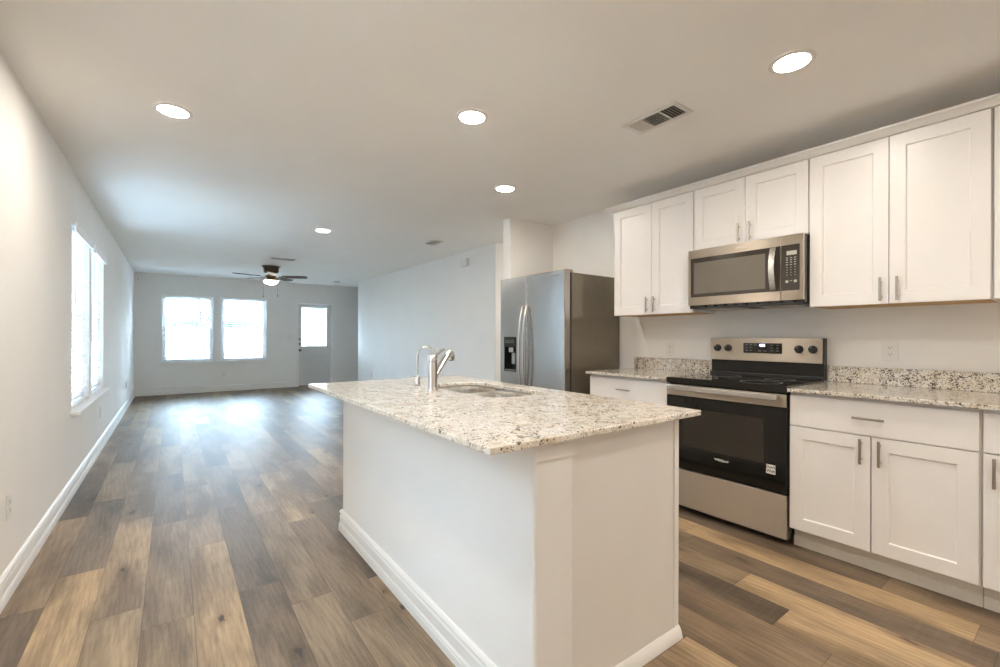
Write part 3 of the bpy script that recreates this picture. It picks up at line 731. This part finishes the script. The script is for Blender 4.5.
bm = B(); box(bm, 2.742, 2.757, RY0 + .035, RY1 - .03, .832, .866)
for y in (RY0 + .045, RY1 - .040): box(bm, 2.757, 2.790, y - .011, y + .011, .838, .860)
obj('handle', bm, 'steelbright', dr, bevel=.004, seg=3)
text_mesh('logo', 'Whirlpool', .021, 'white_ink', dr, (2.7916, 1.425, .412), (0, -1, 0), (0, 0, 1), bold=True)
bm = B()
for k in range(28):
    a0_, a1_ = [2 * math.pi * (k + q) / 30 + .9 for q in (0, 1)]
    vs = [bm.verts.new((2.7914, 1.423 - c * math.cos(a) , .411 + .010 * math.sin(a) * e)) for a, c, e in ((a0_, .026, 1), (a1_, .026, 1), (a1_, .0245, .88), (a0_, .0245, .88))]
    bm.faces.new(vs)
bmesh.ops.solidify(bm, geom=bm.faces[:], thickness=.0004)
obj('logo_swoosh', bm, 'white_ink', dr)
st = obj('sticker', bx(2.7908, 2.7917, 1.112, 1.162, .400, .453), 'white_ink', dr)
text_mesh('sticker_text', 'Don\'t\nWait', .0225, 'slot', st, (2.7906, 1.137, .4275), (0, -1, 0), (0, 0, 1), .0002, True)
obj('storage_drawer', bx(2.798, 2.831, RY0 + .001, RY1 - .001, .042, .292), 'steel', rg, bevel=.004, seg=3)
bm = B(); box(bm, 2.8315, 2.90, RY0 + .01, RY1 - .01, .02, .0345); obj('kick_plate', bm, 'blackmat', rg)
bgd = obj('backguard', bx(3.372, 3.430, RY0 + .004, RY1 - .012, .9155, 1.185), 'black', rg, bevel=.004)
obj('control_fascia', bx(3.355, 3.3715, RY0 + .008, RY1 - .014, 1.022, 1.187), 'steel', bgd, bevel=.003)
obj('rear_trim', bx(3.345, 3.3715, RY0 + .006, RY1 - .014, .9155, .935), 'blackmat', bgd, bevel=.003)
def knob(y, z, lab=None):
    bm = B(); lathe(bm, (3.3548, y, z), [(.027, 0), (.027, -.004), (.0225, -.008), (.021, -.022), (.018, -.026)], 28, 'x')
    bm2 = bm; box(bm2, 3.3548 - .034, 3.3548 - .020, y - .0055, y + .0055, z - .022, z + .022)
    k = obj('knob', bm2, 'blackmat', rg, smooth=True, bevel=.0015)
    bm = B(); lathe(bm, (3.3548, y, z), [(.0275, -.0005), (.0275, -.003), (.0295, -.003), (.0295, -.0005)], 28, 'x', caps=False); obj('skirt_ring', bm, 'chrome', k)
    bm = bx(3.3548 - .0346, 3.3548 - .0341, y - .001, y + .001, z + .006, z + .021); obj('pointer', bm, 'white_ink', k)
for y in (1.741, 1.662, 1.195, 1.115): knob(y, 1.112)
dp = obj('display_panel', bx(3.3535, 3.3548, 1.297, 1.552, 1.079, 1.150), 'glassblack', rg, bevel=.0004)
text_mesh('clock_digits', '4:38', .022, 'clock', dp, (3.3533, 1.425, 1.134), (0, -1, 0), (0, 0, 1), .0002, True)
bm = B()
for y in (1.53, 1.50, 1.47, 1.36, 1.325):
    for z in (1.137, 1.118, 1.098):
        if y == 1.47 and z < 1.13: continue
        box(bm, 3.3531, 3.3534, y - .009, y + .009, z - .0018, z + .0018)
for y in (1.44, 1.405): box(bm, 3.3531, 3.3534, y - .010, y + .010, 1.093, 1.097)
bp_ = obj('button_print', bm, 'grey_ink', dp)

# ------------------------------------------------------------------ microwave
MY0, MY1, MZ0, MZ1, MX = 1.0625, 1.8015, 1.402, 1.822, 3.045
mw = thing('microwave', 'stainless over-the-range microwave under the short upper cabinet', 'microwave', (3.24, (MY0 + MY1) / 2, MZ0))
obj('body', bx(MX + .025, XR - .002, MY0 - .0, MY1, MZ0 + .006, MZ1 - .002), 'black', mw, bevel=.002)
door = obj('door', bx(MX, MX + .0245, 1.186, MY1, MZ0 + .018, MZ1), 'steel', mw, bevel=.003)
obj('door_glass', bx(MX - .0022, MX - .0003, 1.187, MY1 - .022, 1.480, 1.760), 'mwblack', door, bevel=.001)
obj('door_window', bx(MX - .0030, MX - .0024, 1.275, MY1 - .045, 1.503, 1.727), 'mwwin', door)
bm = B(); pts = []
N = 14
for k in range(N + 1):
    u = -1 + 2 * k / N; pts.append((MX - .018 - .030 * (1 - u * u), 1.222 , 1.620 + u * .132))
prev = None
for (x, y, z) in pts:
    q = [bm.verts.new((x + dx, y + dy, z)) for dx, dy in ((-.006, -.017), (-.006, .017), (.006, .017), (.006, -.017))]
    if prev:
        for k in range(4): bm.faces.new((prev[k], prev[(k + 1) % 4], q[(k + 1) % 4], q[k]))
    else: bm.faces.new(q)
    prev = q
bm.faces.new(prev)
for s in (-1, 1): box(bm, MX - .020, MX - .003, 1.207, 1.237, 1.620 + s * .126 - .008, 1.620 + s * .126 + .008)
obj('handle', bm, 'steelbright', door, smooth=True, bevel=.003)
text_mesh('logo', 'whirlpool', .020, 'white_ink', door, (MX - .001, 1.424, 1.791), (0, -1, 0), (0, 0, 1), .0004, True)
cp = obj('control_panel', bx(MX, MX + .0245, MY0, 1.1845, MZ0 + .018, MZ1), 'steel', mw, bevel=.003)
obj('panel_glass', bx(MX - .0022, MX - .0003, 1.082, 1.183, 1.480, 1.760), 'mwblack', cp, bevel=.001)
obj('display', bx(MX - .0030, MX - .0023, 1.097, 1.152, 1.697, 1.722), 'lcd', cp)
bm = B()
for i, y in enumerate((1.150, 1.128, 1.106)):
    for z in (1.680, 1.667, 1.653, 1.638, 1.622, 1.606, 1.590, 1.574):
        w = .006 if z > 1.63 else .0022
        box(bm, MX - .0030, MX - .0023, y - w, y + w, z - .0022, z + .0022)
for y in (1.150, 1.104): lathe(bm, (MX - .0023, y, 1.535), [(.009, 0), (.009, -.0008)], 16, 'x')
box(bm, MX - .0030, MX - .0023, 1.121, 1.133, 1.537, 1.541)
kp_ = obj('keypad_print', bm, 'lcd', cp)
bm = B(); box(bm, MX + .004, XR - .03, MY0 + .01, MY1 - .01, MZ0 - .004, MZ0 + .0055)
for i in range(9): box(bm, MX + .006, MX + .02, MY0 + .06 + i * .07, MY0 + .11 + i * .07, MZ0 + .0056, MZ0 + .0175)
obj('underside_vent', bm, 'blackmat', mw)
for y in (1.25, 1.60): obj('grease_filter', bx(3.13, 3.30, y - .12, y + .12, MZ0 - .0095, MZ0 - .0045), 'steel', mw, bevel=.002)

# ------------------------------------------------------------------ refrigerator
FY0, FYM, FY1, FX = 2.722, 3.237, 3.643, 2.692
fr = thing('refrigerator', 'stainless side-by-side refrigerator with ice dispenser and long handles', 'refrigerator', (3.08, (FY0 + FY1) / 2, 0))
obj('cabinet', bx(2.785, 3.425, FY0 + .004, FY1 - .004, .02, 1.752), 'fridgeside', fr, bevel=.004)
obj('kick_grille', bx(2.76, 2.7845, FY0 + .01, FY1 - .01, .012, .075), 'blackmat', fr)
for y in (FY0 + .06, FY1 - .06):
    for x in (2.84, 3.36): obj('foot', lathe(B(), (x, y, 0), [(.02, 0), (.02, .0195)], 12), 'rubber', fr)
for y0, y1, nm in ((FY0, FYM - .003, 'fridge_door'), (FYM + .003, FY1, 'freezer_door')):
    holes = [] if nm == 'fridge_door' else [(3.385, 3.580, .850, 1.185)]
    bm = wall_x(B(), FX, FX + .070, y0, y1, .085, 1.770, holes) if holes else bx(FX, FX + .070, y0, y1, .085, 1.770)
    dd = obj(nm, bm, 'steelv', fr, bevel=.007, seg=3)
    obj('gasket', bx(FX + .0705, FX + .092, y0 + .006, y1 - .006, .09, 1.750), 'rubber', dd)
    hy = FYM - .030 if nm == 'fridge_door' else FYM + .030
    bm = B(); prev = None; N = 24
    for k in range(N + 1):
        u = -1 + 2 * k / N; x = FX - .012 - .052 * (1 - abs(u) ** 2.6); z = 1.035 + u * .455
        q = [bm.verts.new((x + dx, hy + dy, z)) for dx, dy in ((-.008, -.010), (-.008, .010), (.008, .012), (.008, -.012))]
        if prev:
            for j in range(4): bm.faces.new((prev[j], prev[(j + 1) % 4], q[(j + 1) % 4], q[j]))
        else: bm.faces.new(q)
        prev = q
    bm.faces.new(prev)
    for s in (-1, 1): box(bm, FX - .016, FX - .0003, hy - .010, hy + .010, 1.035 + s * .44 - .012, 1.035 + s * .44 + .012)
    obj('handle', bm, 'steelbright', dd, smooth=True, bevel=.003)
    if holes:
        dsp = thing('dispenser', None, None, (FX, 3.4825, .85)); del dsp['label']; del dsp['category']; dsp.parent = fr; dsp.location -= fr.location
        bm = B(); box(bm, FX + .060, FX + .0695, 3.386, 3.579, .851, 1.184); box(bm, FX + .002, FX + .0595, 3.386, 3.392, .851, 1.09); box(bm, FX + .002, FX + .0595, 3.573, 3.579, .851, 1.09); box(bm, FX + .002, FX + .0595, 3.392, 3.573, .851, .858)
        obj('recess', bm, 'black', dsp)
        obj('touch_panel', bx(FX - .003, FX + .0595, 3.386, 3.579, 1.09, 1.184), 'glassblack', dsp, bevel=.002)
        bm = B()
        for y in (3.55, 3.52, 3.49, 3.46, 3.43): box(bm, FX - .0036, FX - .0031, y - .008, y + .008, 1.135, 1.139); box(bm, FX - .0036, FX - .0031, y - .004, y + .004, 1.150, 1.157)
        obj('panel_icons', bm, 'lcd', dsp)
        obj('chute', bx(FX + .012, FX + .055, 3.445, 3.52, 1.035, 1.0895), 'steelbright', dsp, bevel=.006)
        obj('paddle', bx(FX + .035, FX + .045, 3.45, 3.50, .92, 1.030), 'nickel', dsp, bevel=.004)
        obj('drip_tray', bx(FX + .004, FX + .058, 3.395, 3.570, .8585, .866), 'nickel', dsp, bevel=.002)
for y in (FY0 + .045, FY1 - .045):
    bm = B(); box(bm, FX + .045, FX + .13, y - .018, y + .018, 1.7705, 1.782); box(bm, FX + .094, FX + .13, y - .018, y + .018, 1.7525, 1.7705); obj('hinge_cover', bm, 'nickel', fr, bevel=.004)
text_mesh('logo', 'Whirlpool', .022, 'grey_ink', fr, (FX - .001, 2.835, 1.728), (0, -1, 0), (0, 0, 1), .0004)

# ------------------------------------------------------------------ electrical plates
def plate(name, label, wall_ax, sgn, c, a, z, kind='outlet', w=.070, h=.114, group=None):
    """plate on a wall of constant x ('x') or y ('y'); sgn = outward normal sign"""
    o = thing(name, label, 'outlet' if kind == 'outlet' else 'light switch', (c, a, z) if wall_ax == 'x' else (a, c, z), group)
    def bb(d0, d1, a0, a1, z0, z1):
        p, q = sorted((c + sgn * d0, c + sgn * d1))
        return bx(p, q, a + a0, a + a1, z + z0, z + z1) if wall_ax == 'x' else bx(a + a0, a + a1, p, q, z + z0, z + z1)
    obj('cover_plate', bb(.0005, .006, -w / 2, w / 2, -h / 2, h / 2), 'plastic', o, bevel=.002)
    if kind == 'outlet':
        for s in (-1, 1):
            rc = obj('receptacle', bb(.0062, .0078, -.017, .017, s * .0195 - .014, s * .0195 + .014), 'plastic', o, bevel=.0007)
            bm = B()
            for dy, hh in ((-.0065, .0042), (.0065, .0035)):
                p, q = sorted((c + sgn * .0079, c + sgn * .0083)); zz = z + s * .0195 + .003
                if wall_ax == 'x': box(bm, p, q, a + dy - .0012, a + dy + .0012, zz - hh, zz + hh)
                else: box(bm, a + dy - .0012, a + dy + .0012, p, q, zz - hh, zz + hh)
            zz = z + s * .0195 - .007
            lathe(bm, (c + sgn * .0079, a, zz) if wall_ax == 'x' else (a, c + sgn * .0079, zz), [(.0025, 0), (.0025, sgn * .0004)], 10, wall_ax)
            obj('slots', bm, 'slot', rc)
    else:
        n = max(1, round(w / .055))
        for k in range(n):
            aa = (k - (n - 1) / 2) * .046
            obj('rocker', bb(.0062, .0095, aa - .016, aa + .016, -.033, .033), 'plastic', o, bevel=.001)
    return o
plate('wall_outlet', 'white outlet above the granite backsplash right of the range', 'x', -1, XR, .749, 1.112, w=.078, h=.120)
plate('wall_outlet', 'white outlet above the short counter left of the range', 'x', -1, XR, 2.204, 1.085)
plate('wall_outlet', 'white outlet low on the left wall nearest the camera', 'x', 1, XL, 2.990, .405)
plate('wall_outlet', 'white outlet low on the left wall below the windows', 'x', 1, XL, 6.212, .395)
plate('wall_outlet', 'white outlet low on the left wall near the far corner', 'x', 1, XL, 9.427, .392)
plate('wall_outlet', 'white outlet low on the back wall below the windows', 'y', -1, YB, .897, .371)
plate('light_switch', 'white switch plate on the back wall left of the door', 'y', -1, YB, 2.211, 1.174, 'switch', w=.115)
plate('light_switch', 'white switch plate on the pale wall just left of the refrigerator', 'x', -1, XR, 5.062, 1.16, 'switch', w=.115)
plate('wall_outlet', 'white outlet on the pale living room wall, farther of two', 'x', -1, XR, 9.30, .36)
plate('wall_outlet', 'white outlet on the pale living room wall, nearer of two', 'x', -1, XR, 8.42, .36)
ch = thing('door_chime', 'white door chime box high on the pale living room wall', 'door chime', (XR, 5.52, 2.215))
obj('housing', bx(XR - .045, XR - .0005, 5.43, 5.61, 2.215, 2.325), 'plastic', ch, bevel=.006, seg=3)
bm = B()
for i in range(6): box(bm, XR - .0462, XR - .0452, 5.46, 5.58, 2.235 + i * .012, 2.239 + i * .012)
obj('grille', bm, 'ventwhite', ch)
ms = thing('motion_sensor', 'small grey motion sensor high in the far left corner', 'motion sensor', (XL + .04, YB - .04, 2.26))
bm = B(); box(bm, XL + .001, XL + .055, YB - .055, YB - .001, 2.26, 2.36); obj('housing', bm, 'plastic', ms, bevel=.01, seg=3)
obj('lens', bx(XL + .0555, XL + .060, YB - .045, YB - .012, 2.29, 2.34), 'slot', ms, bevel=.002)
sd = thing('smoke_detector', 'round white smoke detector on the ceiling near the back door', 'smoke detector', (3.02, 10.37, H))
obj('housing', lathe(B(), (3.02, 10.37, H), [(.068, -.0005), (.068, -.012), (.062, -.028), (.040, -.036), (.005, -.037)], 32), 'plastic', sd, smooth=True)
obj('vent_ring', lathe(B(), (3.02, 10.37, H), [(.0645, -.0245), (.066, -.0245), (.066, -.0205), (.0645, -.0205)], 32, caps=False), 'grey_ink', sd)

# ------------------------------------------------------------------ ceiling: downlights, vents, fan
def downlight(loc, label):
    o = thing('recessed_light', label, 'ceiling light', loc, 'round recessed ceiling lights'); x, y, z = loc
    obj('trim_ring', lathe(B(), loc, [(.092, -.0004), (.092, -.003), (.086, -.006), (.071, -.006), (.069, -.003), (.069, -.0004)], 48, caps=False), 'plastic', o, smooth=True)
    obj('lens', lathe(B(), loc, [(.0685, -.0006), (.0685, -.0022), (.058, -.0036), (.02, -.0042)], 48), 'lamp', o)
    return o
L0 = downlight((0.0, 3.07, H), 'lit recessed light nearest the left wall above the plank floor')
for (x, y), lab in {(1.372, 2.134): 'lit recessed light over the island, left of the rectangular kitchen vent',
                    (2.265, .838): 'lit recessed light nearest the upper right corner, before the large cabinets',
                    (2.262, 2.996): 'lit recessed light on the ceiling in front of the refrigerator',
                    (1.431, 5.476): 'lit recessed light farthest away, just before the ceiling fan',
                    (0.0, .75): 'added unseen recessed light behind the photographer near the left wall',  # this and the next three are unseen lamps added to brighten the room
                    (1.372, -.30): 'added unseen recessed light behind the photographer in line with the island',
                    (2.265, -1.30): 'added unseen recessed light behind the photographer by the cabinets',
                    (0.0, -1.60): 'added unseen recessed light at the near end of the room, left side',
                    (4.5, 4.30): 'added unseen recessed light in the side hallway beyond the refrigerator wall'}.items():  # unseen hallway lamp, an addition
    dup(L0, (x, y - 3.07, 0), lab)

def vent(label, x0, x1, y0, y1, style, loc=None):
    o = thing('ceiling_vent', label, 'air vent', ((x0 + x1) / 2, (y0 + y1) / 2, H)); z1 = H - .0005; m = .028
    bm = B(); fr_ = [(x0, x0 + m, y0, y1), (x1 - m, x1, y0, y1), (x0 + m, x1 - m, y0, y0 + m), (x0 + m, x1 - m, y1 - m, y1)]
    for q in fr_: box(bm, *q, H - .007, z1)
    obj('frame', bm, 'ventwhite', o, bevel=.002)
    obj('duct_shade_sheet', bx(x0 + m, x1 - m, y0 + m, y1 - m, H - .0018, z1), 'ventdark', o)  # flat dark sheet under the ceiling; the duct's shade is put into its colour
    bm = B(); a, b, c, d_ = x0 + m, x1 - m, y0 + m, y1 - m
    def fin(p, q, ax, tilt):
        if ax == 'x':     # fin runs along x at y=q
            vs = [(p[0], q - .005 * tilt, H - .012), (p[1], q - .005 * tilt, H - .012), (p[1], q + .005 * tilt, H - .002), (p[0], q + .005 * tilt, H - .002)]
        else:
            vs = [(q - .005 * tilt, p[0], H - .012), (q - .005 * tilt, p[1], H - .012), (q + .005 * tilt, p[1], H - .002), (q + .005 * tilt, p[0], H - .002)]
        lo = [bm.verts.new(v) for v in vs]; hi = [bm.verts.new((v[0] + (.0012 if ax != 'x' else 0), v[1] + (.0012 if ax == 'x' else 0), v[2])) for v in vs]
        bm.faces.new(lo); bm.faces.new(hi[::-1])
        for k in range(4): bm.faces.new((lo[k], lo[(k + 1) % 4], hi[(k + 1) % 4], hi[k]))
    if style == 3:
        L_ = d_ - c; s1, s2 = c + L_ * .30, c + L_ * .68
        for k in range(5): fin((a, b), c + (s1 - c) * (k + .6) / 5, 'x', 1)
        for k in range(7): fin((s1 + .006, s2 - .006), a + (b - a) * (k + .5) / 7, 'y', 1)
        for k in range(5): fin((a, b), s2 + (d_ - s2) * (k + .5) / 5, 'x', -1)
        box(bm, a, b, s1 - .003, s1 + .003, H - .010, H - .002); box(bm, a, b, s2 - .003, s2 + .003, H - .010, H - .002)
    else:
        n = int((d_ - c) / .016)
        for k in range(n): fin((a, b), c + (d_ - c) * (k + .5) / n, 'x', 1)
    obj('louvers', bm, 'ventwhite', o)
vent('rectangular white louvered vent in the kitchen ceiling before the microwave', 2.138, 2.322, 1.342, 1.692, 3)
vent('small ceiling vent before the pale living room wall', 2.70, 2.87, 5.14, 5.42, 1)
vent('ceiling vent directly in front of the ceiling fan', 1.25, 1.62, 7.80, 7.96, 1)

FXc, FYc = 1.42, 8.85
fan = thing('ceiling_fan', 'five-blade bronze hugger ceiling fan with lit glass bowl', 'ceiling fan', (FXc, FYc, H))
obj('canopy', lathe(B(), (FXc, FYc, H), [(.150, -.0005), (.150, -.012), (.128, -.022), (.122, -.06), (.122, -.105), (.105, -.125), (.06, -.135)], 40), 'bronze', fan, smooth=True)
obj('motor_band', lathe(B(), (FXc, FYc, H), [(.04, -.136), (.05, -.150), (.085, -.165), (.09, -.195), (.075, -.215), (.065, -.235)], 32), 'brass', fan, smooth=True)
obj('light_fitter', lathe(B(), (FXc, FYc, H), [(.06, -.236), (.115, -.246), (.122, -.256), (.122, -.262), (.05, -.262)], 32), 'brass', fan, smooth=True)
obj('glass_bowl', lathe(B(), (FXc, FYc, H), [(.118, -.2625), (.116, -.275), (.100, -.298), (.070, -.318), (.035, -.328), (.006, -.330)], 32), 'fanlamp', fan, smooth=True)
for k in range(5):
    a = math.radians(-26 + 72 * k); da = Vector((math.cos(a), math.sin(a), 0)); pa = Vector((-math.sin(a), math.cos(a), 0)); c0 = Vector((FXc, FYc, H - .185))
    def P(r_, w_, dz): return c0 + da * r_ + pa * w_ + Vector((0, 0, dz - w_ * .20))
    bm = B(); prof = [(.19, .045), (.24, .056), (.40, .064), (.50, .068), (.56, .064), (.60, .045), (.615, .015)]
    top_, bot = [], []
    outline = [(r_, w_) for r_, w_ in prof] + [(r_, -w_) for r_, w_ in prof[::-1]]
    tv = [bm.verts.new(P(r_, w_, .004)) for r_, w_ in outline]; bv = [bm.verts.new(P(r_, w_, -.002)) for r_, w_ in outline]
    bm.faces.new(tv); bm.faces.new(bv[::-1]); n = len(tv)
    for j in range(n): bm.faces.new((tv[j], tv[(j + 1) % n], bv[(j + 1) % n], bv[j]))
    bl = obj('blade', bm, 'blade', fan)
    bm = B(); vs = []
    for r_, w_ in ((.085, .012), (.15, .012), (.20, .035), (.24, .035)):
        vs.append([bm.verts.new(P(r_, s * w_, dz)) for s, dz in ((-1, -.0025), (1, -.0025), (1, -.008), (-1, -.008))])
    bm.faces.new(vs[0]); bm.faces.new(vs[-1])
    for p, q in zip(vs, vs[1:]):
        for j in range(4): bm.faces.new((p[j], p[(j + 1) % 4], q[(j + 1) % 4], q[j]))
    obj('blade_iron', bm, 'brass', bl)
for s, L_ in ((-1, .27), (1, .26)):
    p = Vector((FXc, FYc, 0)) + R * s * .125 - F * .02
    pc = obj('pull_chain', tube(B(), [(p.x, p.y, H - .255), (p.x, p.y, H - .255 - L_)], .0022, 6), 'nickel', fan)
    obj('chain_fob', lathe(B(), (p.x, p.y, H - .255 - L_ - .03), [(.003, 0), (.008, .006), (.008, .022), (.003, .030)], 10), 'bronze', pc)
